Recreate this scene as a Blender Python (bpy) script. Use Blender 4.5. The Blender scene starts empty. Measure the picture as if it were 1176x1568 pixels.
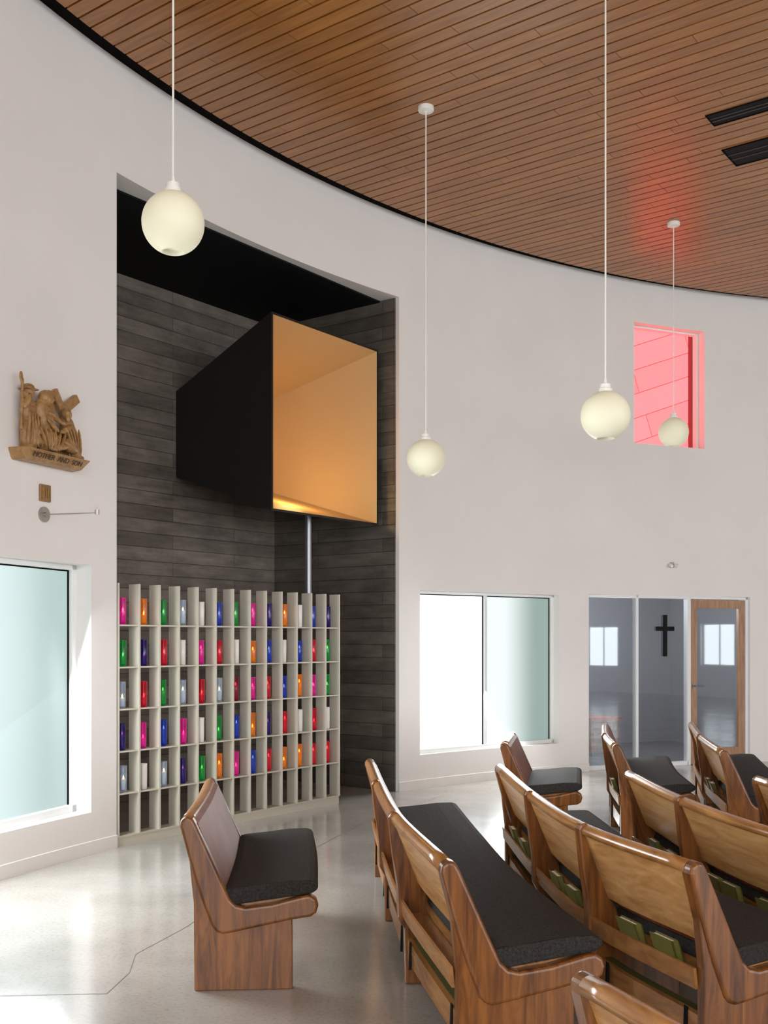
import bpy, bmesh, math, random
from mathutils import Vector, Matrix, Euler
random.seed(7)
F=2300.0; CX=829.5; HY=1380.0; CAMH=1.6
C=Vector((7.96,3.06)); R=11.24; TH=0.25; CEIL=6.0
sc=bpy.context.scene
sc.view_settings.view_transform='Standard'

# ---------------- helpers ----------------
def wall_pt(px,r=R):
    s=(px-CX)/F
    a=s*s+1; b=-2*(s*C.x+C.y); c=C.x**2+C.y**2-R*R
    t=(-b+math.sqrt(b*b-4*a*c))/(2*a)
    return Vector((s*t,t))
def theta(px):
    p=wall_pt(px)-C
    return math.atan2(p.y,p.x)
def pol(th,r): return Vector((C.x+r*math.cos(th),C.y+r*math.sin(th)))
def empty(name,loc=(0,0,0)):
    e=bpy.data.objects.new(name,None); sc.collection.objects.link(e)
    e.location=loc; e.empty_display_size=.1
    return e
def attach(o,par):
    if par is not None:
        o.parent=par
        o.matrix_parent_inverse=Matrix.Translation(par.location).inverted()
def mk(name,verts,faces,mat,par=None,M=None,smooth=False,bevel=0,segs=2,recalc=True):
    me=bpy.data.meshes.new(name)
    bm=bmesh.new()
    vs=[bm.verts.new(v) for v in verts]
    for f in faces:
        try: bm.faces.new([vs[i] for i in f])
        except Exception: pass
    if recalc: bmesh.ops.recalc_face_normals(bm,faces=bm.faces)
    bm.to_mesh(me); bm.free()
    if isinstance(mat,(list,tuple)):
        for m in mat: me.materials.append(m)
    else: me.materials.append(mat)
    if smooth:
        for p in me.polygons: p.use_smooth=True
    o=bpy.data.objects.new(name,me); sc.collection.objects.link(o)
    if M is not None: o.matrix_world=M
    attach(o,par)
    if bevel:
        b=o.modifiers.new('b','BEVEL'); b.width=bevel; b.segments=segs; b.limit_method='ANGLE'; b.angle_limit=math.radians(40)
    return o
def boxdata(x0,x1,y0,y1,z0,z1,off=0):
    v=[(x0,y0,z0),(x1,y0,z0),(x1,y1,z0),(x0,y1,z0),(x0,y0,z1),(x1,y0,z1),(x1,y1,z1),(x0,y1,z1)]
    f=[(0,3,2,1),(4,5,6,7),(0,1,5,4),(1,2,6,5),(2,3,7,6),(3,0,4,7)]
    return v,[tuple(i+off for i in q) for q in f]
def box(name,x0,x1,y0,y1,z0,z1,mat,par=None,M=None,bevel=0):
    v,f=boxdata(x0,x1,y0,y1,z0,z1)
    return mk(name,v,f,mat,par,M,bevel=bevel)
def boxes(name,lst,mat,par=None,M=None,bevel=0):
    V=[];Fc=[]
    for b in lst:
        v,f=boxdata(*b,off=len(V)); V+=v; Fc+=f
    return mk(name,V,Fc,mat,par,M,bevel=bevel)
def frameM(o,ux,z=0):
    ux=Vector((ux[0],ux[1])).normalized(); uy=Vector((-ux.y,ux.x))
    return Matrix(((ux.x,uy.x,0,o[0]),(ux.y,uy.y,0,o[1]),(0,0,1,z),(0,0,0,1)))
def lathe(prof,seg=24,cx=0,cy=0,cz=0):
    V=[];Fc=[]
    for (r,z) in prof:
        for k in range(seg):
            a=2*math.pi*k/seg
            V.append((cx+r*math.cos(a),cy+r*math.sin(a),cz+z))
    n=len(prof)
    for i in range(n-1):
        for k in range(seg):
            a=i*seg+k;b=i*seg+(k+1)%seg
            Fc.append((a,b,b+seg,a+seg))
    Fc.append(tuple(range(seg))[::-1]); Fc.append(tuple((n-1)*seg+k for k in range(seg)))
    return V,Fc
def tube(name,p0,p1,r,mat,par=None,seg=16):
    p0=Vector(p0);p1=Vector(p1);d=p1-p0
    q=d.to_track_quat('Z','Y').to_matrix().to_4x4()
    V,Fc=lathe([(r,0),(r,d.length)],seg)
    return mk(name,V,Fc,mat,par,Matrix.Translation(p0)@q,smooth=False)

# ---------------- materials ----------------
def newmat(name):
    m=bpy.data.materials.new(name); m.use_nodes=True
    nt=m.node_tree; b=nt.nodes['Principled BSDF']
    return m,nt,b
def plain(name,col,rough=.5,metal=0,emit=0,ecol=None,spec=.5,noise=0,nscale=8,bump=0):
    m,nt,b=newmat(name)
    b.inputs['Base Color'].default_value=(*col,1); b.inputs['Roughness'].default_value=rough
    b.inputs['Metallic'].default_value=metal; b.inputs['Specular IOR Level'].default_value=spec
    if emit:
        b.inputs['Emission Color'].default_value=(*(ecol or col),1); b.inputs['Emission Strength'].default_value=emit
    if noise or bump:
        tc=nt.nodes.new('ShaderNodeTexCoord'); n=nt.nodes.new('ShaderNodeTexNoise')
        n.inputs['Scale'].default_value=nscale; n.inputs['Detail'].default_value=6
        nt.links.new(tc.outputs['Object'],n.inputs['Vector'])
        if noise:
            r=nt.nodes.new('ShaderNodeValToRGB')
            r.color_ramp.elements[0].position=.3; r.color_ramp.elements[1].position=.7
            r.color_ramp.elements[0].color=(*[c*(1-noise) for c in col],1); r.color_ramp.elements[1].color=(*[min(1,c*(1+noise)) for c in col],1)
            nt.links.new(n.outputs['Fac'],r.inputs['Fac']); nt.links.new(r.outputs['Color'],b.inputs['Base Color'])
        if bump:
            bp=nt.nodes.new('ShaderNodeBump'); bp.inputs['Strength'].default_value=bump; bp.inputs['Distance'].default_value=.01
            nt.links.new(n.outputs['Fac'],bp.inputs['Height']); nt.links.new(bp.outputs['Normal'],b.inputs['Normal'])
    return m
def wood(name,cd,cl,scale,rough=.35,rot=0,island=0,ns=1.0,spec=.5,dist=1.2):
    m,nt,b=newmat(name); N=nt.nodes; L=nt.links
    tc=N.new('ShaderNodeTexCoord'); mp0=N.new('ShaderNodeMapping'); mp0.inputs['Rotation'].default_value=(0,0,rot)
    mp=N.new('ShaderNodeMapping'); mp.inputs['Scale'].default_value=scale
    n=N.new('ShaderNodeTexNoise'); n.inputs['Scale'].default_value=ns; n.inputs['Detail'].default_value=8; n.inputs['Roughness'].default_value=.6
    n.inputs['Distortion'].default_value=dist
    L.new(tc.outputs['Object'],mp0.inputs['Vector']); L.new(mp0.outputs['Vector'],mp.inputs['Vector']); L.new(mp.outputs['Vector'],n.inputs['Vector'])
    r=N.new('ShaderNodeValToRGB'); r.color_ramp.elements[0].position=.32; r.color_ramp.elements[1].position=.66
    r.color_ramp.elements[0].color=(*cd,1); r.color_ramp.elements[1].color=(*cl,1)
    L.new(n.outputs['Fac'],r.inputs['Fac'])
    out=r.outputs['Color']
    if island:
        g=N.new('ShaderNodeNewGeometry'); mr=N.new('ShaderNodeMapRange')
        mr.inputs['To Min'].default_value=1-island; mr.inputs['To Max'].default_value=1+island
        L.new(g.outputs['Random Per Island'],mr.inputs['Value'])
        h=N.new('ShaderNodeHueSaturation'); L.new(mr.outputs['Result'],h.inputs['Value']); L.new(out,h.inputs['Color']); out=h.outputs['Color']
    L.new(out,b.inputs['Base Color']); b.inputs['Roughness'].default_value=rough; b.inputs['Specular IOR Level'].default_value=spec
    bp=N.new('ShaderNodeBump'); bp.inputs['Strength'].default_value=.08; bp.inputs['Distance'].default_value=.005
    L.new(n.outputs['Fac'],bp.inputs['Height']); L.new(bp.outputs['Normal'],b.inputs['Normal'])
    return m
def emis(name,col,s):
    m,nt,b=newmat(name); b.inputs['Base Color'].default_value=(*[c*.5 for c in col],1)
    b.inputs['Emission Color'].default_value=(*col,1); b.inputs['Emission Strength'].default_value=s
    b.inputs['Roughness'].default_value=.4
    return m
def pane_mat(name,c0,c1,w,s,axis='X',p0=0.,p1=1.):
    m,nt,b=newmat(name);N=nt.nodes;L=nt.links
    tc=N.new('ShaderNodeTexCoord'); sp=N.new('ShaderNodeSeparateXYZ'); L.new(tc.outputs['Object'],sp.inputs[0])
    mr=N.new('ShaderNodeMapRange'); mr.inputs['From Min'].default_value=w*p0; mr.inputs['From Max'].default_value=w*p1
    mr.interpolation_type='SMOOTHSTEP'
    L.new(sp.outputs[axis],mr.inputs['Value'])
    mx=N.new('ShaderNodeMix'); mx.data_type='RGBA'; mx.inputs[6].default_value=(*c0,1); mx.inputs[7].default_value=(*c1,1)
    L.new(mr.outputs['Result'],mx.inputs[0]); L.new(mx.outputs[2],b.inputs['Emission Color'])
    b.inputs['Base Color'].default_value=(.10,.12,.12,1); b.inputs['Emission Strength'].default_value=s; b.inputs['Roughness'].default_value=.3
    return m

m_wall=plain('white_plaster',(.82,.80,.778),.85,noise=.025,nscale=1.3,bump=.05,spec=.2)
m_trimw=plain('white_painted_metal',(.82,.84,.84),.4)
m_black=plain('black_paint',(.008,.008,.009),.7,spec=.15)
m_gap=plain('dark_reveal',(.006,.005,.005),.9,spec=.05)
m_shelf=plain('cream_shelf_board',(.58,.55,.46),.45)
m_steel=plain('brushed_steel',(.30,.31,.33),.35,metal=.9)
m_globe=plain('opal_glass',(.80,.78,.60),.5,emit=.14,ecol=(1,.96,.70),spec=.3)
m_cap=plain('white_metal_cap',(.85,.84,.78),.4)
m_cush=plain('black_woven_fabric',(.022,.019,.016),.8,noise=.65,nscale=120,bump=.5,spec=.3)
m_leath=plain('brown_leather',(.20,.058,.027),.5,noise=.25,nscale=5,spec=.2)
m_green=plain('olive_hymnal_cover',(.14,.135,.03),.45)
m_page=plain('book_pages',(.75,.70,.58),.7)
m_olive=plain('olive_vinyl',(.09,.09,.028),.4)
m_plate=plain('dark_bronze',(.30,.17,.07),.4,metal=.3,noise=.3,nscale=60)
Pl=wall_pt(252); Pr=wall_pt(862)
U=(Pr-Pl).normalized(); Nn=Vector((-U.y,U.x)); CH=(Pr-Pl).length
A=frameM(Pl,U)
ang=math.atan2(U.y,U.x)
m_ceil=wood('ceiling_oak_planks',(.25,.088,.014),(.40,.168,.036),(14,1.2,1),rough=.30,rot=-ang,island=.10,ns=1.6,spec=.75)
m_end=wood('dark_oak_end',(.075,.023,.005),(.25,.092,.021),(22,22,2.2),rough=.28,ns=1.0,island=.1)
m_back=wood('light_oak_back',(.43,.20,.065),(.65,.37,.145),(16,1.0,22),rough=.25,ns=1.0,dist=.6)
m_rail=wood('oak_rail',(.24,.095,.024),(.44,.21,.066),(16,1.2,18),rough=.22,ns=1.0,dist=.6)
m_doorw=wood('door_oak',(.30,.16,.09),(.46,.28,.17),(20,20,2),rough=.4)
m_carve=wood('carved_limewood',(.24,.12,.04),(.42,.24,.09),(9,9,9),rough=.45,ns=1.5)

# floor
m_floor,nt,b=newmat('polished_concrete'); N=nt.nodes;L=nt.links
tc=N.new('ShaderNodeTexCoord'); n1=N.new('ShaderNodeTexNoise'); n1.inputs['Scale'].default_value=1.1; n1.inputs['Detail'].default_value=9; n1.inputs['Roughness'].default_value=.62
n2=N.new('ShaderNodeTexNoise'); n2.inputs['Scale'].default_value=55; n2.inputs['Detail'].default_value=3
L.new(tc.outputs['Object'],n1.inputs['Vector']); L.new(tc.outputs['Object'],n2.inputs['Vector'])
r1=N.new('ShaderNodeValToRGB'); r1.color_ramp.elements[0].position=.3; r1.color_ramp.elements[1].position=.7
r1.color_ramp.elements[0].color=(.32,.30,.27,1); r1.color_ramp.elements[1].color=(.46,.44,.41,1)
L.new(n1.outputs['Fac'],r1.inputs['Fac'])
r2=N.new('ShaderNodeValToRGB'); r2.color_ramp.elements[0].position=.3; r2.color_ramp.elements[1].position=.5
r2.color_ramp.elements[0].color=(.82,.81,.79,1); r2.color_ramp.elements[1].color=(1,1,1,1)
L.new(n2.outputs['Fac'],r2.inputs['Fac'])
mx=N.new('ShaderNodeMix'); mx.data_type='RGBA'; mx.blend_type='MULTIPLY'; mx.inputs[0].default_value=1
L.new(r1.outputs['Color'],mx.inputs[6]); L.new(r2.outputs['Color'],mx.inputs[7]); L.new(mx.outputs[2],b.inputs['Base Color'])
mr=N.new('ShaderNodeMapRange'); mr.inputs['To Min'].default_value=.09; mr.inputs['To Max'].default_value=.26
L.new(n1.outputs['Fac'],mr.inputs['Value']); L.new(mr.outputs['Result'],b.inputs['Roughness'])
b.inputs['Specular IOR Level'].default_value=1.0; b.inputs['IOR'].default_value=1.6

# board-formed concrete
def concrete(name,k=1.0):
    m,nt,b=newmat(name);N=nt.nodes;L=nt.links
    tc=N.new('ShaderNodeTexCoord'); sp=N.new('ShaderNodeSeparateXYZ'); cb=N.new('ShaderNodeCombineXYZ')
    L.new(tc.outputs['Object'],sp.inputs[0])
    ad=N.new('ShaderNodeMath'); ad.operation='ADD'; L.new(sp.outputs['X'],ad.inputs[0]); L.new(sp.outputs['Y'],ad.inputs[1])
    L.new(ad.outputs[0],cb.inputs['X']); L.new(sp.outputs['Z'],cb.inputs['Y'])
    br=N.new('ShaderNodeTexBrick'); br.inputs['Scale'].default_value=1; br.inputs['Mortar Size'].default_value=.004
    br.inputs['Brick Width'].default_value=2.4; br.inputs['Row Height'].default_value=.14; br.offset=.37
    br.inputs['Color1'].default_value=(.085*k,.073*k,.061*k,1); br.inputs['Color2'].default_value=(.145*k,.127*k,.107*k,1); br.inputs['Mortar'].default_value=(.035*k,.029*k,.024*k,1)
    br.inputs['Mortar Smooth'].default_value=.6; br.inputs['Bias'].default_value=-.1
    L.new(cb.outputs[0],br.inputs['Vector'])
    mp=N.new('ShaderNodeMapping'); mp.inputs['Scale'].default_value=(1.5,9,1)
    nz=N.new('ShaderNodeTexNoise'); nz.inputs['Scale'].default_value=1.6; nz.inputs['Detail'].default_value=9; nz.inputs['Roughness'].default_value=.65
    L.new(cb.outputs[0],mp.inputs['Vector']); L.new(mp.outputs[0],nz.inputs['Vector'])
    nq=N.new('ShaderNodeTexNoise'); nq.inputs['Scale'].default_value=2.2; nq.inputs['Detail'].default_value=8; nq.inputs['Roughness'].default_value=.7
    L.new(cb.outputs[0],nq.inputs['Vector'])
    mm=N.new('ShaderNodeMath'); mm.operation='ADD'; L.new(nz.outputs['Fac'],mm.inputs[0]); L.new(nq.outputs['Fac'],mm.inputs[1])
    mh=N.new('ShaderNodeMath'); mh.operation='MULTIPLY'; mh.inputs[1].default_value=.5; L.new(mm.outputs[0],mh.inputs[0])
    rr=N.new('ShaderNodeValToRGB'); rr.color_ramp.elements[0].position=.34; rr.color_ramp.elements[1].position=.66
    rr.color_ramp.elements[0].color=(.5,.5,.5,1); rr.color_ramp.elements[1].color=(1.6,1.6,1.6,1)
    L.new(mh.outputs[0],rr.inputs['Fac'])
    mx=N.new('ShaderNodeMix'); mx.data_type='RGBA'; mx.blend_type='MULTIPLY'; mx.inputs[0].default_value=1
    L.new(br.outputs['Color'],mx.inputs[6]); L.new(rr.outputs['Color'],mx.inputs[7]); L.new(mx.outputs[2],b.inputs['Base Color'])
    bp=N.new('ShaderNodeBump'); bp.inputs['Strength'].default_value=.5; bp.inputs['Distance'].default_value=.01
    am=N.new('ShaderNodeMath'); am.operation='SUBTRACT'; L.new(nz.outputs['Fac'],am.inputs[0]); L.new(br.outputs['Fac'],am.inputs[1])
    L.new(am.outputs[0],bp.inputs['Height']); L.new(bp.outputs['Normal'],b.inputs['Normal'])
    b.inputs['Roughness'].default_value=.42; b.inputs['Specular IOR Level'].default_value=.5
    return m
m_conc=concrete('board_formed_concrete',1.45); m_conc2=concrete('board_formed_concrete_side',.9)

# ---------------- room shell ----------------
TL=math.radians(202); TR=math.radians(-14)
thLw1=theta(197); thLw0=thLw1+2.5/R
def bounce(px):
    a_=wall_pt(1272);b_=wall_pt(1620);u=(b_-a_).normalized();n=Vector((u.y,-u.x))
    s=(px-CX)/F; d=Vector((s,1)).normalized()
    q=a_-n*.07; tt=q.dot(n)/d.dot(n); D=d*tt
    r=d-n*(2*d.dot(n)); oc=D-C; bb=oc.dot(r); t=-bb+math.sqrt(bb*bb-(oc.dot(oc)-R*R)); P=oc+r*t
    return math.atan2(P.y,P.x)
def srt(a,b_): return (max(a,b_),min(a,b_))
ops={'alcove':(theta(252),theta(862),0,5.18),
     'lw':(thLw0,thLw1,.31,2.15),
     'rw':(theta(907),theta(1207),.36,2.12),
     'door':(theta(1272),theta(1620),0,2.14),
     'sq':(theta(1370),theta(1522),4.03,5.53),
     'e1':(*srt(bounce(1513),bounce(1586)),.85,2.02),
     'e2':(*srt(bounce(1268),bounce(1334)),.75,1.98)}
ths=set([TL,TR]); zs=set([0,CEIL+.12])
for o in ops.values(): ths.update(o[:2]); zs.update(o[2:])
bt=sorted(ths,reverse=True); tl=[]
for a,b_ in zip(bt,bt[1:]):
    k=max(1,int(math.ceil((a-b_)/math.radians(1.0))))
    for i in range(k): tl.append(a+(b_-a)*i/k)
tl.append(bt[-1]); zl=sorted(zs)
def is_open(i,j):
    tm=(tl[i]+tl[i+1])/2; zm=(zl[j]+zl[j+1])/2
    return any(o[0]>tm>o[1] and o[2]<zm<o[3] for o in ops.values())
V=[];idx={}
for i,t in enumerate(tl):
    for j,z in enumerate(zl):
        for k,r in enumerate((R,R+TH)):
            p=pol(t,r); idx[(i,j,k)]=len(V); V.append((p.x,p.y,z))
Fc=[]
nI=len(tl)-1;nJ=len(zl)-1
def solid(i,j): return 0<=i<nI and 0<=j<nJ and not is_open(i,j)
for i in range(nI):
    for j in range(nJ):
        if not solid(i,j): continue
        for k in (0,1):
            Fc.append((idx[(i,j,k)],idx[(i+1,j,k)],idx[(i+1,j+1,k)],idx[(i,j+1,k)]))
        if not solid(i-1,j): Fc.append((idx[(i,j,0)],idx[(i,j,1)],idx[(i,j+1,1)],idx[(i,j+1,0)]))
        if not solid(i+1,j): Fc.append((idx[(i+1,j,0)],idx[(i+1,j,1)],idx[(i+1,j+1,1)],idx[(i+1,j+1,0)]))
        if not solid(i,j-1): Fc.append((idx[(i,j,0)],idx[(i+1,j,0)],idx[(i+1,j,1)],idx[(i,j,1)]))
        if not solid(i,j+1): Fc.append((idx[(i,j+1,0)],idx[(i+1,j+1,0)],idx[(i+1,j+1,1)],idx[(i,j+1,1)]))
wall=mk('wall_curved',V,Fc,m_wall)

# floor slab
seg=96
def disc(z0,z1,r):
    V=[]
    for zz in (z1,z0):
        for k in range(seg):
            p=pol(2*math.pi*k/seg,r); V.append((p.x,p.y,zz))
    return V
Ff=[tuple(range(seg)),tuple(range(2*seg-1,seg-1,-1))]+[(k,(k+1)%seg,seg+(k+1)%seg,seg+k) for k in range(seg)]
mk('floor',disc(-.15,0,R+4.5),Ff,m_floor)
def strip(pts,w):
    V=[];Fc=[]
    for (a,b_) in zip(pts,pts[1:]):
        a=Vector(a);b_=Vector(b_);d=(b_-a).normalized();q=Vector((-d.y,d.x))*w/2
        o=len(V)
        for p in (a-q,b_-q,b_+q,a+q): V.append((p.x,p.y,.0015))
        Fc.append((o,o+1,o+2,o+3))
    return V,Fc
m_joint=plain('joint_filler',(.17,.16,.15),.6)
jp=[(-2.6,4.70),(-1.9,4.76),(-1.25,4.80),(-1.22,5.1),(-1.26,5.4),(-1.1,5.9),(-.98,6.5),(-.78,7.2),(-.6,7.9),(-.2,9.2),(.6,10.9)]
V,Fc=strip(jp,.0045); V2,F2=strip([(-.9,8.6),(.3,8.3),(1.6,8.0),(3.2,7.7)],.004)
Fc+= [tuple(i+len(V) for i in f) for f in F2]; V+=V2
mk('trim_floor_joint',V,Fc,m_joint)

# baseboard
def base(name,t0,t1):
    k=max(2,int((t0-t1)/math.radians(1)));V=[];Fc=[]
    for i in range(k+1):
        t=t0+(t1-t0)*i/k
        for (r,z) in ((R+.01,0),(R-.010,0),(R-.010,.095),(R+.01,.10)):
            p=pol(t,r);V.append((p.x,p.y,z))
    for i in range(k):
        for q in range(4):
            a=i*4+q;b_=i*4+(q+1)%4;Fc.append((a,b_,b_+4,a+4))
    Fc+=[(0,1,2,3),(k*4,k*4+3,k*4+2,k*4+1)]
    mk(name,V,Fc,m_wall)
base('baseboard_left',TL,ops['alcove'][0]); base('baseboard_middle',ops['alcove'][1],ops['door'][0]); base('baseboard_right',ops['door'][1],TR)

# ceiling planks
pw=.127; gap=.017; Rc=R-.16
Vp=[];Fp=[]
k0=int(-Rc/pw)
for k in range(k0,-k0+1):
    c0=k*pw; c1=c0+pw-gap
    if abs(c0)>=Rc-.01 or abs(c1)>=Rc-.01: continue
    L0=math.sqrt(Rc*Rc-c0*c0); L1=math.sqrt(Rc*Rc-c1*c1)
    m_=min(L0,L1)
    cuts=[]; x=-m_+random.uniform(.4,2.2)
    while x<m_-.3: cuts.append(x); x+=random.uniform(1.4,2.8)
    segs=[(-L0,-L1)]+[(c,c) for c in cuts]+[(L0,L1)]
    for (a,b_) in zip(segs,segs[1:]):
        g=.002
        o=len(Vp)
        for z in (CEIL,CEIL+.02):
            for (u_,v_) in ((c0,a[0]+g),(c1,a[1]+g),(c1,b_[1]-g),(c0,b_[0]-g)):
                p=C+U*u_+Nn*v_; Vp.append((p.x,p.y,z))
        Fp+=[(o,o+1,o+2,o+3),(o+4,o+7,o+6,o+5),(o,o+4,o+5,o+1),(o+1,o+5,o+6,o+2),(o+2,o+6,o+7,o+3),(o+3,o+7,o+4,o)]
mk('ceiling',Vp,Fp,m_ceil)
mk('ceiling_backing',disc(CEIL+.05,CEIL+.12,R+.02),Ff,m_gap)
def slot(name,px,py,w,l):
    Y=(CEIL-CAMH)*F/(HY-py); X=(px-CX)/F*Y
    M=frameM((X,Y),U,CEIL)
    par=empty(name,(X,Y,CEIL))
    box('opening',0,w,-l,0,-.003,.0,m_black,par,M)
    fr=.012
    boxes('frame',[(-fr,0,-l,0,-.008,0),(w,w+fr,-l,0,-.008,0),(-fr,w+fr,0,fr,-.008,0),(-fr,w+fr,-l-fr,-l,-.008,0)],m_gap,par,M)
    boxes('blade',[(w*.35,w*.35+.012,-l,0,-.007,-.003),(w*.62,w*.62+.012,-l,0,-.007,-.003)],plain('grille_grey',(.03,.03,.03),.5),par,M)
slot('ceiling_air_diffuser',1527,250,.20,3.0)
slot('ceiling_air_diffuser',1562,324,.38,2.6)

# ---------------- alcove ----------------
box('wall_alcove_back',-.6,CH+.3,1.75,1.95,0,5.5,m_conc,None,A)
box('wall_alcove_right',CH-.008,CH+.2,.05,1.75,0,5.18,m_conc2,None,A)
box('wall_alcove_left',-.35,-.1,.27,1.75,0,5.5,m_conc,None,A)
box('ceiling_alcove',-.1,CH-.008,.24,1.75,5.165,5.4,m_black,None,A)

# light monitor
par=empty('amber_light_box',tuple((A@Vector((2.7,.9,3.7)))))
def ring(x0,x1,z0,z1,y): return [(x0,y,z0),(x1,y,z0),(x1,y,z1),(x0,y,z1)]
XA,XB,ZA,ZB,YF=1.965,3.61,2.79,4.635,.20
fo=ring(XA,XB,ZA,ZB,YF); ro=ring(2.20,3.25,3.27,4.15,1.745)
t=.022
fi=ring(XA+t,XB-t,ZA+t,ZB-t,YF); ri=ring(2.20+t,3.25-t,3.27+t,4.15-t,1.70)
V=fo+ro+fi
Fc=[(0,1,5,4),(1,2,6,5),(2,3,7,6),(3,0,4,7),(4,5,6,7)]+[(i,(i+1)%4,8+(i+1)%4,8+i) for i in range(4)]
m_boxout=plain('dark_bronze_metal_panel',(.014,.012,.011),.45,spec=.35)
mk('outer_shell',V,Fc,m_boxout,par,A,recalc=False)
m_amb=plain('amber_lit_lining',(.58,.39,.19),.55,spec=.2)  # warm light on the pale inner faces put into the base colour
mk('inner_lining',fi+ri,[(0,1,5,4),(1,2,6,5),(2,3,7,6),(3,0,4,7)],m_amb,par,A,recalc=False)
mk('glowing_rear_panel',ri,[(0,1,2,3)],emis('amber_glass',(1,.60,.26),.7),par,A,recalc=False)  # added glow at the back, lights the lining in place of the skylight
pl=bpy.data.lights.new('amber_fill','POINT'); pl.energy=12.5; pl.color=(1,.60,.20); pl.shadow_soft_size=.15  # added point light hidden in the box, stands in for the skylight above
po=bpy.data.objects.new('added_fill',pl); sc.collection.objects.link(po); po.matrix_world=Matrix.Translation(A@Vector((2.72,.60,3.12))); attach(po,par)
pp=A@Vector((2.78,.45,0))
mk('support_pole',*lathe([(.034,0),(.034,2.87)],24),m_steel,par,Matrix.Translation((pp.x,pp.y,0)))
mk('pole_foot',*lathe([(.034,0),(.07,0),(.07,.02),(.034,.02)],24),m_steel,par,Matrix.Translation((pp.x,pp.y,0)))

# candle shelf
SW=2.72; SH=2.03; SD=.12; NC=13; z0=.075; rows=6
rz=[z0+i*(SH-z0)/rows for i in range(rows+1)]
par=empty('candle_shelf',tuple(A@Vector((SW/2,0,0))))
bl=[]
for i in range(NC+1):
    x=.02+i*(SW-.02)/NC; bl.append((x-.008,x+.008,0,SD,z0,SH))
boxes('dividers',bl,m_shelf,par,A)
bl=[]
for j in range(0,rows): bl.append((.02,SW,.004,SD-.003,rz[j]-.006,rz[j]+.006))
boxes('shelves',bl,m_shelf,par,A)
box('plinth',.02,SW,.01,SD,0,z0-.006,m_shelf,par,A)
def jar(name,col,em=.25,tr=.35,ro=.06):
    m,nt,b=newmat(name)
    b.inputs['Base Color'].default_value=(*col,1);b.inputs['Roughness'].default_value=ro
    b.inputs['Transmission Weight'].default_value=tr
    b.inputs['Emission Color'].default_value=(*col,1);b.inputs['Emission Strength'].default_value=em
    return m
cols={'m':(.85,.03,.42),'a':(.90,.33,.04),'g':(.02,.42,.09),'c':(.72,.82,.95),'w':(.85,.82,.78),'b':(.03,.09,.55),'n':(.05,.02,.25),'r':(.70,.02,.06),'d':(.35,.01,.06)}
keys=list(cols); jm=[jar('candle_glass_'+k,cols[k],.07 if k not in 'wc' else .02,.85 if k!='w' else 0) for k in keys]
rowsC=['magcwbgmnawbn','gnrwmrwabwbrg','crgcrcdmrbamg','nmbmwgbanrwrw','cwcngambraarr']
flame=emis('candle_flame',(1,.6,.25),9)
wax=plain('candle_wax',(.88,.86,.80),.5,emit=.2)
VV=[];FF=[];MI=[]
for j,row in enumerate(rowsC):
    zb=rz[5-j]+.0065
    for i,k in enumerate(row):
        x=.02+(i+.5)*(SW-.02)/NC+random.uniform(-.008,.008)-.012; y=.062+random.uniform(-.006,.006)
        h=.205+random.uniform(-.006,.006)
        pr=[(.022,0),(.0265,.005),(.0275,h*.5),(.0275,h-.008),(.029,h-.004),(.028,h),(.0255,h),(.0248,h-.01),(.0242,.014),(.001,.012)]
        v,f=lathe(pr,20,x,y,zb)
        f=f[:-1]
        o=len(VV);VV+=v;FF+=[tuple(q+o for q in g) for g in f];MI+=[keys.index(k)]*len(f)
        hw=random.choice((.45,.55,.62,.35))
        v,f=lathe([(.020,.016),(.0205,h*hw),(.016,h*hw+.002)],16,x,y,zb)
        o=len(VV);VV+=v;FF+=[tuple(q+o for q in g) for g in f];MI+=[len(keys)+1]*len(f)
        v,f=lathe([(.003,0),(.007,.010),(.001,.030)],8,x,y,zb+h*hw+.004)
        o=len(VV);VV+=v;FF+=[tuple(q+o for q in g) for g in f];MI+=[len(keys)]*len(f)
o=mk('votive_candles',VV,FF,jm+[flame,wax],None,A)
if len(o.data.polygons)==len(MI):
    for p,mi in zip(o.data.polygons,MI): p.material_index=mi; p.use_smooth=True

# ---------------- windows ----------------
def window(name,th0,th1,z0,z1,mull,mats,rec=.12,fw=.045,gasket=True):
    a=pol(th0,R+rec); b_=pol(th1,R+rec); w=(b_-a).length
    M=frameM(a,b_-a)
    mid=(a+b_)/2
    par=empty(name,(mid.x,mid.y,z0))
    bl=[(0,fw,-.03,.05,z0,z1),(w-fw,w,-.03,.05,z0,z1),(0,w,-.03,.05,z0,z0+fw),(0,w,-.03,.05,z1-fw*.7,z1)]
    for m in mull: bl.append((w*m-fw*.4,w*m+fw*.4,-.028,.05,z0,z1))
    boxes('frame',bl,m_trimw,par,M,bevel=.004)
    ed=[0]+mull+[1]
    for i,(p,q) in enumerate(zip(ed,ed[1:])):
        x0=w*p+fw*.4;x1=w*q-fw*.4
        box('glass_%d'%(i+1),0,x1-x0,0,.012,z0+.02,z1-.02,mats[i],par,M@Matrix.Translation((x0,.01,0)))
        if not gasket: continue
        g=.010
        boxes('gasket_%d'%(i+1),[(x1-g-(fw*.6 if i==len(ed)-2 else 0),x1,0,.012,z0+fw,z1-fw*.7),(x0,x1,0,.012,z1-fw*.7-g,z1-fw*.7)],m_gap,par,M)
    return par,M,w
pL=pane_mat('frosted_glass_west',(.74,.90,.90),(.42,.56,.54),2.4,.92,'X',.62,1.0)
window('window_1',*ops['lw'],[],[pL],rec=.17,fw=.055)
p1=pane_mat('frosted_glass_a',(.95,1,1),(.93,1,1),1,1.15)
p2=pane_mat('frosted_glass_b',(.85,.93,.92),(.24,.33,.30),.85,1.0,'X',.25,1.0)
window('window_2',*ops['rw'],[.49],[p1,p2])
pe=emis('east_window_glass',(.95,1,1),6.0)
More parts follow.
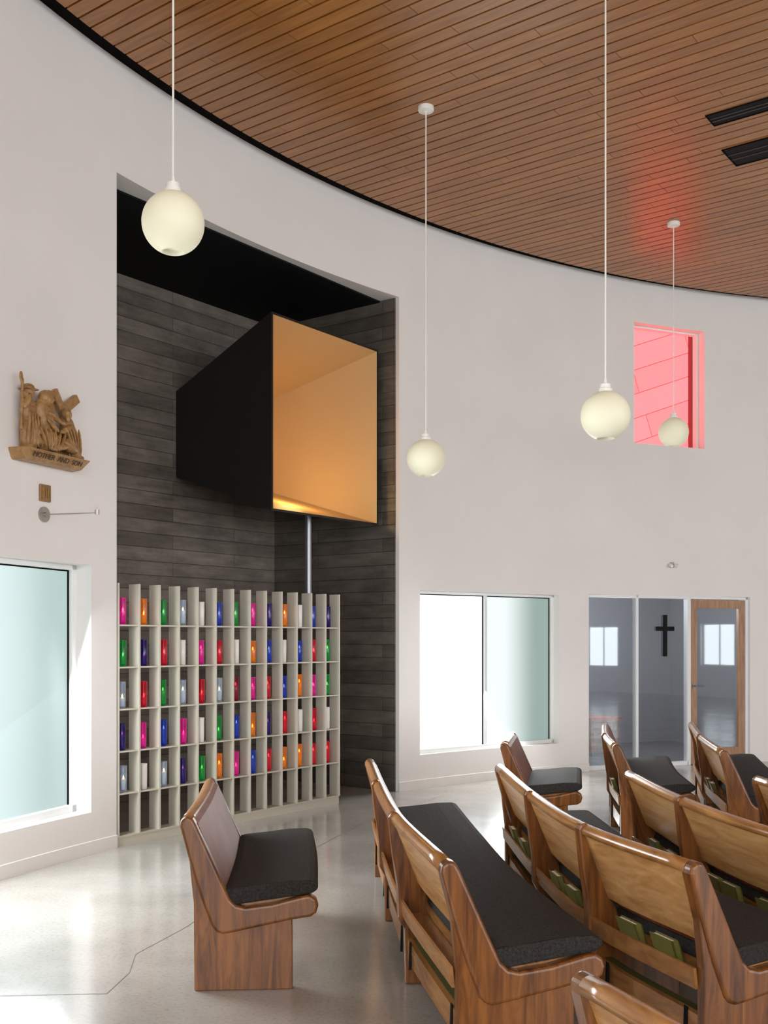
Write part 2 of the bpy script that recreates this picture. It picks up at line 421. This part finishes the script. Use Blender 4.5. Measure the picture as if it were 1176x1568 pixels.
window('window_7',*ops['e1'],[.5],[pe,pe],gasket=False); window('window_8',*ops['e2'],[.5],[pe,pe],gasket=False)
# square window with pink scoop
m_pink,nt,b=newmat('pink_glow_scoop_panels');N=nt.nodes;L=nt.links
tc=N.new('ShaderNodeTexCoord');mp=N.new('ShaderNodeMapping')
sp=N.new('ShaderNodeSeparateXYZ');cb=N.new('ShaderNodeCombineXYZ');L.new(tc.outputs['Object'],sp.inputs[0])
L.new(sp.outputs['X'],cb.inputs['X']);L.new(sp.outputs['Z'],cb.inputs['Y'])
mp.inputs['Rotation'].default_value=(0,0,math.radians(-20));L.new(cb.outputs[0],mp.inputs['Vector'])
br=N.new('ShaderNodeTexBrick');br.inputs['Scale'].default_value=1;br.inputs['Brick Width'].default_value=1.9;br.inputs['Row Height'].default_value=.29;br.inputs['Mortar Size'].default_value=.005
br.inputs['Color1'].default_value=(1,.125,.135,1);br.inputs['Color2'].default_value=(1,.15,.16,1);br.inputs['Mortar'].default_value=(.22,.045,.045,1)
L.new(mp.outputs[0],br.inputs['Vector']);L.new(br.outputs['Color'],b.inputs['Emission Color']);b.inputs['Emission Strength'].default_value=2.2  # outdoor light on the red panel put in as emission
b.inputs['Base Color'].default_value=(.2,.05,.05,1)
par,M,w=window('window_3',*ops['sq'],[],[m_black],rec=.16,fw=.03,gasket=False)
for o in list(par.children):
    if o.name.startswith('glass'): bpy.data.objects.remove(o)
box('glow_scoop_panel',-.1,w+.1,.13,.16,3.9,5.7,m_pink,par,M)
m_redr=plain('red_reveal',(.25,.05,.045),.5)
boxes('scoop_sides',[(-.14,-.1,.06,.16,3.9,5.7),(w-.034,w+.03,.055,.13,3.9,5.7),(-.1,w+.1,.09,.16,3.86,3.9),(-.1,w+.1,.09,.16,5.7,5.74)],m_redr,par,M)

# ---------------- door unit + vestibule ----------------
glass=bpy.data.materials.new('tinted_glass');glass.use_nodes=True;nt=glass.node_tree;N=nt.nodes;L=nt.links
N.remove(N['Principled BSDF']);tr=N.new('ShaderNodeBsdfTransparent');tr.inputs[0].default_value=(.76,.79,.82,1)
gl=N.new('ShaderNodeBsdfGlossy');gl.inputs['Roughness'].default_value=.02;gl.inputs['Color'].default_value=(.85,.9,.95,1)
mxs=N.new('ShaderNodeMixShader');mxs.inputs[0].default_value=.14
L.new(tr.outputs[0],mxs.inputs[1]);L.new(gl.outputs[0],mxs.inputs[2]);L.new(mxs.outputs[0],N['Material Output'].inputs[0])
a=pol(ops['door'][0],R+.07);b_=pol(ops['door'][1],R+.07);w=(b_-a).length;M=frameM(a,b_-a);z1=2.14
def local_x(px,yl):
    u=(b_-a).normalized(); o_=a+Vector((-u.y,u.x))*yl; s=(px-CX)/F
    return (s*o_.y-o_.x)/(u.x-s*u.y)
par=empty('window_4',(a.x,a.y,0))
x1=w*.30;x2=w*.615;fw=.035
boxes('frame',[(0,fw,-.03,.05,0,z1),(x1-fw/2,x1+fw/2,-.03,.05,0,z1),(x2-fw/2,x2+fw/2,-.03,.05,0,z1),(0,x2,-.03,.05,z1-fw,z1),(0,x2,-.03,.05,.0,.05)],m_trimw,par,M,bevel=.003)
def pane(name,x0,x1,z0,z1,par):
    mk(name,[(x0,.0,z0),(x1,.0,z0),(x1,.0,z1),(x0,.0,z1)],[(0,1,2,3)],glass,par,M)
pane('glass_1',fw,x1-fw/2,.05,z1-fw,par); pane('glass_2',x1+fw/2,x2-fw/2,.05,z1-fw,par)
q=M@Vector((x2+.3,0,0))
par=empty('door_1',(q.x,q.y,0))
boxes('frame',[(x2+fw/2,x2+fw,-.03,.05,0,z1),(w-.045,w,-.03,.05,0,z1),(x2+fw/2,w,-.03,.05,z1-.035,z1)],m_trimw,par,M,bevel=.003)
d0=x2+fw+.005;d1=w-.05
boxes('leaf',[(d0,d0+.10,-.02,.025,.01,z1-.04),(d1-.10,d1,-.02,.025,.01,z1-.04),(d0+.1,d1-.1,-.02,.025,z1-.15,z1-.04),(d0+.1,d1-.1,-.02,.025,.01,.2)],m_doorw,par,M,bevel=.003)
pane('glass',d0+.1,d1-.1,.2,z1-.15,par)
def ltube(nm,p,q_,r,mat,par): return tube(nm,M@Vector(p),M@Vector(q_),r,mat,par,16)
ltube('handle_spindle',(d0+.05,-.02,1.0),(d0+.05,-.07,1.0),.012,m_steel,par)
ltube('handle_lever',(d0+.045,-.065,1.0),(d0+.17,-.065,1.0),.009,m_steel,par)
ltube('handle_rose',(d0+.05,-.02,1.0),(d0+.05,-.03,1.0),.028,m_steel,par)
m_vest=plain('vestibule_grey_wall',(.21,.22,.245),.7)
box('wall_vestibule_back',-.6,w+.8,2.6,2.7,0,2.8,m_vest,None,M)
box('wall_vestibule_left',-.7,-.6,.2,2.7,0,2.8,m_vest,None,M)
box('wall_vestibule_right',w+.8,w+.9,.2,2.7,0,2.8,m_vest,None,M)
box('ceiling_vestibule',-.7,w+.9,.2,2.7,2.5,2.6,m_vest,None,M)
box('floor_vestibule',-.6,w+.8,.06,2.6,.0,.012,plain('dark_carpet',(.10,.105,.12),.9,noise=.3,nscale=40),None,M)
l=bpy.data.lights.new('vestibule_fill','POINT'); l.energy=95; l.color=(.94,.96,1); l.shadow_soft_size=.3  # added fill light, no fixture here; lifts the dark vestibule
lo=bpy.data.objects.new('vestibule_fill',l); sc.collection.objects.link(lo); lo.location=M@Vector((w*.5,1.1,2.2))
xc=(local_x(1411,.02)+local_x(1454,.02))/2
q=M@Vector((xc,.02,1.4)); par=empty('glass_mounted_cross',(q.x,q.y,q.z))
m_cr=plain('dark_cross_metal',(.006,.006,.007),.7,spec=.2)
boxes('beams',[(xc-.026,xc+.026,-.03,-.006,1.38,1.90),(xc-.135,xc-.026,-.03,-.006,1.70,1.755),(xc+.026,xc+.135,-.03,-.006,1.70,1.755)],m_cr,par,M,bevel=.003)
xl=local_x(1278,1.2)
q=M@Vector((xl+.2,1.4,0));par=empty('red_reflection_block',(q.x,q.y,0))  # made-up red block in place of a reddish reflection low in the glass
m_red=plain('red_reflection_tint',(.40,.07,.03),.3)
boxes('block_body',[(xl,xl+.45,1.2,1.6,.08,.5),(xl-.02,xl+.47,1.18,1.62,.5,.53)],m_red,par,M,bevel=.004)
boxes('block_fronts',[(xl+.02,xl+.21,1.185,1.2,.1,.48),(xl+.24,xl+.43,1.185,1.2,.1,.48),(xl+.02,xl+.05,1.22,1.25,0.012,.08),(xl+.40,xl+.43,1.22,1.25,0.012,.08)],m_end,par,M)

# ---------------- pendants ----------------
def pendant(px,py,Y):
    X=(px-CX)/F*Y; z=CAMH+(HY-py)/F*Y; r=.157
    par=empty('globe_pendant_light',(X,Y,z))
    prof=[]
    for i in range(0,33):
        a=-math.pi/2+math.pi*i/32
        rr=r*math.cos(a); zz=r*math.sin(a)
        if zz<-r*.93 : continue
        if zz>r*.965: continue
        prof.append((rr,zz))
    b0=prof[0][0]
    prof=[(b0*.86,prof[0][1]+.02),(b0*.9,prof[0][1]-.002)]+prof
    V,Fc=lathe(prof,48); mk('globe',V,Fc,m_globe,par,Matrix.Translation((X,Y,z)),smooth=True)
    V,Fc=lathe([(.042,r*.95),(.042,r*.95+.022),(.034,r*.95+.026),(.034,r*.95+.05),(.012,r*.95+.056),(.008,r*.95+.085)],24)
    mk('cap',V,Fc,m_cap,par,Matrix.Translation((X,Y,z)))
    tube('cord',(X,Y,z+r+.05),(X,Y,CEIL-.02),.0055,m_cap,par,8)
    V,Fc=lathe([(.012,-.05),(.02,-.042),(.062,-.034),(.066,-.028),(.066,0)],28)
    mk('canopy',V,Fc,m_cap,par,Matrix.Translation((X,Y,CEIL)))
pendant(374,482,5.38); pendant(920,990,8.81); pendant(1308,898,6.79); pendant(1455,934,11.26)

# ---------------- pews ----------------
Lband=[(-.065,.75),(-.062,.778),(-.038,.795),(-.010,.788),(.005,.762),(.06,.64),(.12,.505),(.162,.415),(.19,.388),(.23,.378),(.35,.392),(.49,.426),(.525,.430),(.552,.41),(.562,.38),(.552,.347),(.527,.33),(.44,.318),(.30,.29),(.16,.262),(.127,.258),(.10,.268),(.08,.29),(.03,.42),(-.02,.58)]
basep=[(0,0),(.445,0),(.443,.325),(.30,.30),(.127,.27),(.06,.4),(-.025,.62),(-.014,.5),(-.003,.4)]
midp=[(0,0),(.40,0),(.40,.33),(.14,.33),(.03,.57),(-.022,.785),(-.040,.80),(-.066,.797),(-.078,.775),(-.058,.60),(-.036,.45),(-.032,.31),(-.004,.26)]
cushp=[(.10,.375),(.50,.428),(.535,.435),(.558,.45),(.562,.468),(.55,.486),(.52,.494),(.42,.492),(.28,.476),(.17,.466),(.13,.455)]
seatb=[(.10,.335),(.52,.39),(.53,.40),(.53,.43),(.50,.425),(.10,.372)]
backp=[(-.058,.762),(-.03,.762),(.083,.475),(.058,.470)]
padp=[(-.026,.768),(-.006,.772),(.012,.755),(.10,.54),(.142,.44),(.13,.42),(.10,.44),(.04,.59)]
capp=[(-.066,.752),(-.066,.772),(-.055,.788),(-.036,.794),(-.016,.788),(-.006,.772),(-.014,.756)]
rackb=[(-.002,.318),(.11,.318),(.11,.330),(-.002,.330)]
rackl=[(-.014,.318),(-.002,.318),(-.010,.395),(-.022,.395)]
kneel=[(.010,.12),(.035,.12),(.035,.215),(.010,.215)]
kpad=[(.035,.13),(.075,.13),(.085,.14),(.085,.205),(.075,.215),(.035,.215)]
def catmull(P,n=5):
    P=[Vector(p) for p in P]
    if len(P)==2:
        return [P[0].lerp(P[1],i/n) for i in range(n+1)],[0,n]
    Q=[P[0]*2-P[1]]+P+[P[-1]*2-P[-2]]
    out=[];ids=[]
    for i in range(1,len(Q)-2):
        ids.append(len(out))
        for k in range(n):
            t=k/n;a,b_,c,d=Q[i-1],Q[i],Q[i+1],Q[i+2]
            out.append(.5*((2*b_)+(c-a)*t+(2*a-5*b_+4*c-d)*t*t+(3*b_-a-3*c+d)*t**3))
    ids.append(len(out));out.append(P[-1])
    return out,ids
def prism(name,poly,p,f,t,y0,y1,mat,par,bevel=.01,segs=3):
    V=[]
    for y in (y0,y1):
        for (x,z) in poly:
            q=p+f*x+t*y;V.append((q.x,q.y,z))
    n=len(poly)
    Fc=[tuple(range(n)),tuple(range(2*n-1,n-1,-1))]+[(i,(i+1)%n,n+(i+1)%n,n+i) for i in range(n)]
    return mk(name,V,Fc,mat,par,bevel=bevel,segs=segs)
def sweep(name,poly,path,mat,par,bevel=.0,smooth=False):
    V=[];n=len(poly)
    for (p,f) in path:
        for (x,z) in poly:
            q=p+f*x;V.append((q.x,q.y,z))
    Fc=[tuple(range(n)),tuple((len(path)-1)*n+i for i in range(n))]
    for k in range(len(path)-1):
        for i in range(n):
            a=k*n+i;b_=k*n+(i+1)%n;Fc.append((a,b_,b_+n,a+n))
    return mk(name,V,Fc,mat,par,bevel=bevel,smooth=smooth)
def pew(tops,rack=True,books=(),mid=True):
    """tops: points of the back-rest top, ordered near -> far; pew faces right (+X)."""
    pts,ids=catmull(tops)
    path=[]
    for i,p in enumerate(pts):
        a=pts[max(0,i-1)];b_=pts[min(len(pts)-1,i+1)]
        t=(b_-a).normalized();f=Vector((t.y,-t.x))
        path.append((p+f*.035,f,t))
    par=empty('church_pew',(path[0][0].x,path[0][0].y,0))
    for e,idn in ((0,0),(1,len(path)-1)):
        p,f,t=path[idn]; s=0 if e==0 else -.07
        prism('end_band_%d'%(e+1),Lband,p,f,t,s,s+.07,m_end,par,.014,3)
        prism('end_panel_%d'%(e+1),basep,p,f,t,s+.012,s+.058,m_end,par,.004,1)
    if mid:
        for j,i in enumerate(ids[1:-1]):
            p,f,t=path[i]; prism('support_%d'%(j+1),midp,p,f,t,-.03,.03,m_end,par,.009,2)
    def shrink(path,m=.05):
        q=list(path);t0=path[0][2];t1=path[-1][2]
        q[0]=(path[0][0]+t0*m,path[0][1],t0);q[-1]=(path[-1][0]-t1*m,path[-1][1],t1)
        return [(a,b_) for a,b_,c in q]
    ps=shrink(path)
    sweep('seat_board',seatb,ps,m_rail,par)
    sweep('seat_cushion',cushp,shrink(path,.02),m_cush,par,bevel=.012)
    sweep('back_panel',backp,ps,m_back,par)
    sweep('back_pad',padp,ps,m_leath,par)
    sweep('top_rail',capp,ps,m_rail,par,smooth=True)
    if rack:
        sweep('rack_shelf',rackb,ps,m_rail,par); sweep('rack_lip',rackl,ps,m_rail,par)
        sweep('kneeler_board',kneel,ps,m_rail,par); sweep('kneeler_pad',kpad,ps,m_olive,par)
        V=[];Fc=[]
        g6=((0,1,2,3),(7,6,5,4),(0,1,5,4),(1,2,6,5),(2,3,7,6),(3,0,4,7))
        for i in ids:
            p,f,t=path[i]
            for s in (.14,-.14):
                if (i==ids[0] and s<0) or (i==ids[-1] and s>0): continue
                o=len(V)
                for y in (s-.009,s+.009):
                    for (x,z) in ((.000,.105),(.012,.105),(.012,.225),(.004,.23)):
                        q=p+f*x+t*y;V.append((q.x,q.y,z))
                Fc+=[tuple(o+k for k in g) for g in g6]
        mk('kneeler_brackets',V,Fc,m_black,par)
        V=[];Fc=[];MI=[]
        for u_ in books:
            s=u_*(len(path)-1);i=int(s);p,f,t=path[min(i,len(path)-1)]
            if i<len(path)-1: p=p.lerp(path[i+1][0],s-i)
            for (y0,y1,x0,xx,dz,mi) in ((-.075,.075,.005,.006,0,0),(-.075,.075,.032,.006,0,0),(-.075,-.069,.005,.033,0,0),(-.066,.071,.011,.021,-.005,1)):
                o=len(V); ln=.035
                for y in (y0,y1):
                    for (x,z) in ((x0+.008,.331),(x0+xx+.008,.331),(x0+xx-ln,.460+dz),(x0-ln,.460+dz)):
                        q=p+f*x+t*y;V.append((q.x,q.y,z))
                Fc+=[tuple(o+k for k in g) for g in g6];MI+=[mi]*6
        if V:
            ob=mk('hymnals',V,Fc,[m_green,m_page],par)
            for pz,mi in zip(ob.data.polygons,MI): pz.material_index=mi
    return par
pew([(-.895,4.82),(-.94,5.5),(-1.01,6.2)],rack=False,mid=False)
pew([(.236,3.86),(.06,4.95),(-.03,6.05),(-.10,7.2)],books=())
pew([(1.135,3.84),(.88,4.65),(.785,5.65),(.745,6.9)],books=(.10,.20,.42,.52,.78,.88))
pew([(.93,8.25),(1.12,9.3)],books=())
pew([(2.0,3.7),(1.68,4.5),(1.53,5.45),(1.50,6.55)],books=(.3,.38,.5,.56,.75,.85))
pew([(1.78,8.15),(1.90,9.1),(2.12,10.2)],books=(.3,))
pew([(2.75,4.0),(2.32,5.2),(2.20,6.3)],books=(.8,))
pew([(2.46,7.7),(2.68,9.0),(3.00,10.4)],books=(.3,.4))
pew([(1.23,1.35),(.73,2.0),(.475,2.60)],books=())

# ---------------- carved station, plaque, candle bracket ----------------
def wallM(px,z,off=0,s=1.0):
    p=wall_pt(px); n=(C-p).normalized(); tx=Vector((-n.y,n.x))
    if tx.dot(Vector((1,1)))<0: tx=-tx
    return Matrix(((tx.x,n.x,0,p.x+n.x*off),(tx.y,n.y,0,p.y+n.y*off),(0,0,1,z),(0,0,0,1)))@Matrix.Scale(s,4)
M=wallM(91,2.885,.008,.86)
par=empty('carved_station_relief',tuple(M.translation))
bm=bmesh.new()
def ell(c,r,rot=(0,0,0),sub=2):
    T=Matrix.Translation(c)@Euler([math.radians(a) for a in rot]).to_matrix().to_4x4()@Matrix.Diagonal((*r,1))
    bmesh.ops.create_icosphere(bm,subdivisions=sub,radius=1,matrix=T)
def bx(c,r,rot=(0,0,0)):
    T=Matrix.Translation(c)@Euler([math.radians(a) for a in rot]).to_matrix().to_4x4()@Matrix.Diagonal((*[2*q for q in r],1))
    bmesh.ops.create_cube(bm,size=1,matrix=T)
bx((0,.02,.12),(.28,.018,.12))
# soldier with helmet and spear
ell((-.25,.08,.455),(.040,.045,.056)); ell((-.25,.07,.485),(.052,.05,.036)); bx((-.25,.07,.475),(.058,.055,.006))
ell((-.25,.07,.31),(.078,.05,.11)); ell((-.24,.08,.12),(.10,.06,.15),(0,6,0))
bx((-.335,.08,.34),(.009,.011,.20),(0,2,0)); ell((-.343,.08,.555),(.02,.010,.045))
ell((-.305,.11,.37),(.024,.03,.075),(0,28,0)); ell((-.325,.11,.42),(.022,.022,.024))
for i in range(5): ell((-.32+i*.036,.135,.15),(.008,.02,.15),(0,7-3*i,0),1)
for i in range(3): ell((-.25,.115,.28+i*.045),(.06,.012,.008),(0,12,0),1)
# mother, veiled
ell((-.08,.12,.42),(.040,.046,.052),(0,18,0)); ell((-.095,.10,.435),(.060,.055,.068),(0,18,0)); ell((-.13,.08,.33),(.055,.05,.10))
ell((-.08,.09,.27),(.088,.06,.11)); ell((-.07,.10,.10),(.14,.065,.10))
ell((-.02,.145,.285),(.085,.022,.025),(0,24,0)); ell((.06,.15,.255),(.028,.022,.018))
ell((-.06,.155,.215),(.085,.020,.022),(0,30,0))
for i in range(6): ell((-.18+i*.045,.16,.10),(.008,.022,.11),(0,-28+11*i,0),1)
ell((-.062,.163,.418),(.007,.012,.012)); ell((-.07,.155,.395),(.014,.008,.004))
# mourner behind
ell((.005,.065,.47),(.032,.036,.044)); ell((.003,.055,.49),(.042,.04,.034)); ell((.02,.05,.37),(.055,.035,.08))
# son under the cross
ell((.135,.13,.345),(.036,.044,.050),(0,-20,0)); ell((.148,.11,.37),(.042,.043,.036),(0,-20,0)); ell((.118,.152,.305),(.019,.018,.03))
ell((.12,.172,.345),(.006,.010,.012))
ell((.195,.09,.23),(.075,.055,.13),(0,-16,0)); ell((.12,.14,.22),(.085,.023,.025),(0,-30,0)); ell((.05,.15,.185),(.028,.02,.018))
ell((.17,.12,.09),(.12,.05,.052),(0,14,0)); ell((.27,.10,.08),(.062,.042,.095),(0,-22,0)); ell((.04,.145,.06),(.11,.03,.03),(0,-12,0))
ell((-.06,.15,.03),(.05,.025,.018)); ell((.32,.11,.02),(.05,.028,.02)); ell((.31,.09,.12),(.04,.04,.10),(0,-14,0))
for i in range(5): ell((.13+i*.034,.155,.16),(.007,.02,.10),(0,-30+5*i,0),1)
# cross beams
bx((.17,.05,.38),(.036,.022,.19),(0,-35,0)); bx((.25,.055,.45),(.036,.024,.12),(0,52,0))
me=bpy.data.meshes.new('figures');bm.to_mesh(me);bm.free();me.materials.append(m_carve)
o=bpy.data.objects.new('figures',me);sc.collection.objects.link(o);o.matrix_world=M;attach(o,par)
rm=o.modifiers.new('r','REMESH');rm.mode='VOXEL';rm.voxel_size=.0046;rm.use_smooth_shade=True
V=[(-.36,0,-.09),(.36,0,-.09),(.33,.12,-.085),(-.33,.12,-.085),(-.40,0,0),(.40,0,0),(.39,.17,0),(-.39,.17,0)]
mk('plinth',V,boxdata(0,1,0,1,0,1)[1],m_carve,par,M,bevel=.006)
tc_=bpy.data.curves.new('lettering','FONT');tc_.body='MOTHER  AND  SON';tc_.size=.062;tc_.extrude=.002;tc_.align_x='CENTER'
to=bpy.data.objects.new('lettering',tc_);sc.collection.objects.link(to);tc_.materials.append(plain('dark_lettering',(.06,.03,.012),.6))
tilt=math.atan2(.05,.087)
to.matrix_world=M@Matrix.Translation((0,.148,-.062))@Matrix(((1,0,0,0),(0,math.sin(tilt)*1,math.cos(tilt),0),(0,math.cos(tilt),-math.sin(tilt),0),(0,0,0,1)))
attach(to,par)
M=wallM(95,2.62);par=empty('numeral_plaque',tuple(M.translation))
box('plate',-.055,.055,0,.018,-.06,.06,m_plate,par,M,bevel=.006)
boxes('numeral',[(-.035,-.025,.018,.028,-.035,.035),(-.012,-.002,.018,.028,-.035,.035),(.012,.022,.018,.028,-.035,.035),(.03,.04,.018,.028,-.035,.035)],m_carve,par,M)
M=wallM(94,2.47);par=empty('wall_candle_bracket',tuple(M.translation))
def lt(nm,p,q_,r,mat,sg=20): tube(nm,M@Vector(p),M@Vector(q_),r,mat,par,sg)
m_nick=plain('satin_nickel',(.42,.39,.36),.35,metal=.7)
lt('wall_disc',(0,0,0),(0,.012,0),.055,m_nick,32);lt('boss',(0,.012,0),(0,.03,0),.016,m_nick)
lt('arm',(0,.02,0),(0,.46,-.01),.0045,m_nick,10);lt('cup',(0,.46,-.02),(0,.46,.012),.016,m_nick);lt('pin',(0,.46,.01),(0,.46,.035),.004,m_nick,8)
M=wallM(1450,2.53);par=empty('emergency_spotlight',tuple(M.translation))
box('housing',-.025,.025,0,.03,-.035,.035,m_nick,par,M,bevel=.006)
lt('lamp_head_1',(-.04,.03,.0),(-.05,.08,-.02),.02,m_cap);lt('lamp_head_2',(.04,.03,.0),(.05,.08,-.02),.02,m_cap)
lt('yoke',(-.04,.03,0),(.04,.03,0),.006,m_nick,8)

# ---------------- light ----------------
w=bpy.data.worlds.new('world');sc.world=w;w.use_nodes=True
bg=w.node_tree.nodes['Background'];bg.inputs[0].default_value=(.97,.98,1,1);bg.inputs[1].default_value=4.2
def area(name,loc,target,sx,sy,e,col=(1,1,1)):
    l=bpy.data.lights.new(name,'AREA');l.shape='RECTANGLE';l.size=sx;l.size_y=sy;l.energy=e;l.color=col
    o=bpy.data.objects.new(name,l);sc.collection.objects.link(o);o.location=loc
    d=Vector(target)-Vector(loc);o.rotation_euler=d.to_track_quat('-Z','Y').to_euler()
p=pol((thLw0+thLw1)/2,R-.05)
area('window_daylight',(p.x,p.y,1.25),(p.x+3,p.y-.6,.2),2.2,1.7,160,(.93,.98,1))
p=pol((ops['rw'][0]+ops['rw'][1])/2,R-.05)
area('window_daylight',(p.x,p.y,1.25),(p.x+1.0,p.y-3,.2),1.7,1.6,110,(.95,.99,1))

# ---------------- camera ----------------
cam=bpy.data.cameras.new('camera');co=bpy.data.objects.new('camera',cam);sc.collection.objects.link(co)
co.location=(0,0,CAMH);co.rotation_euler=(math.pi/2,0,0)
cam.sensor_fit='HORIZONTAL';cam.sensor_width=36;cam.lens=F/1659*36;cam.shift_y=(HY-1106)/1659;cam.clip_end=100
sc.camera=co
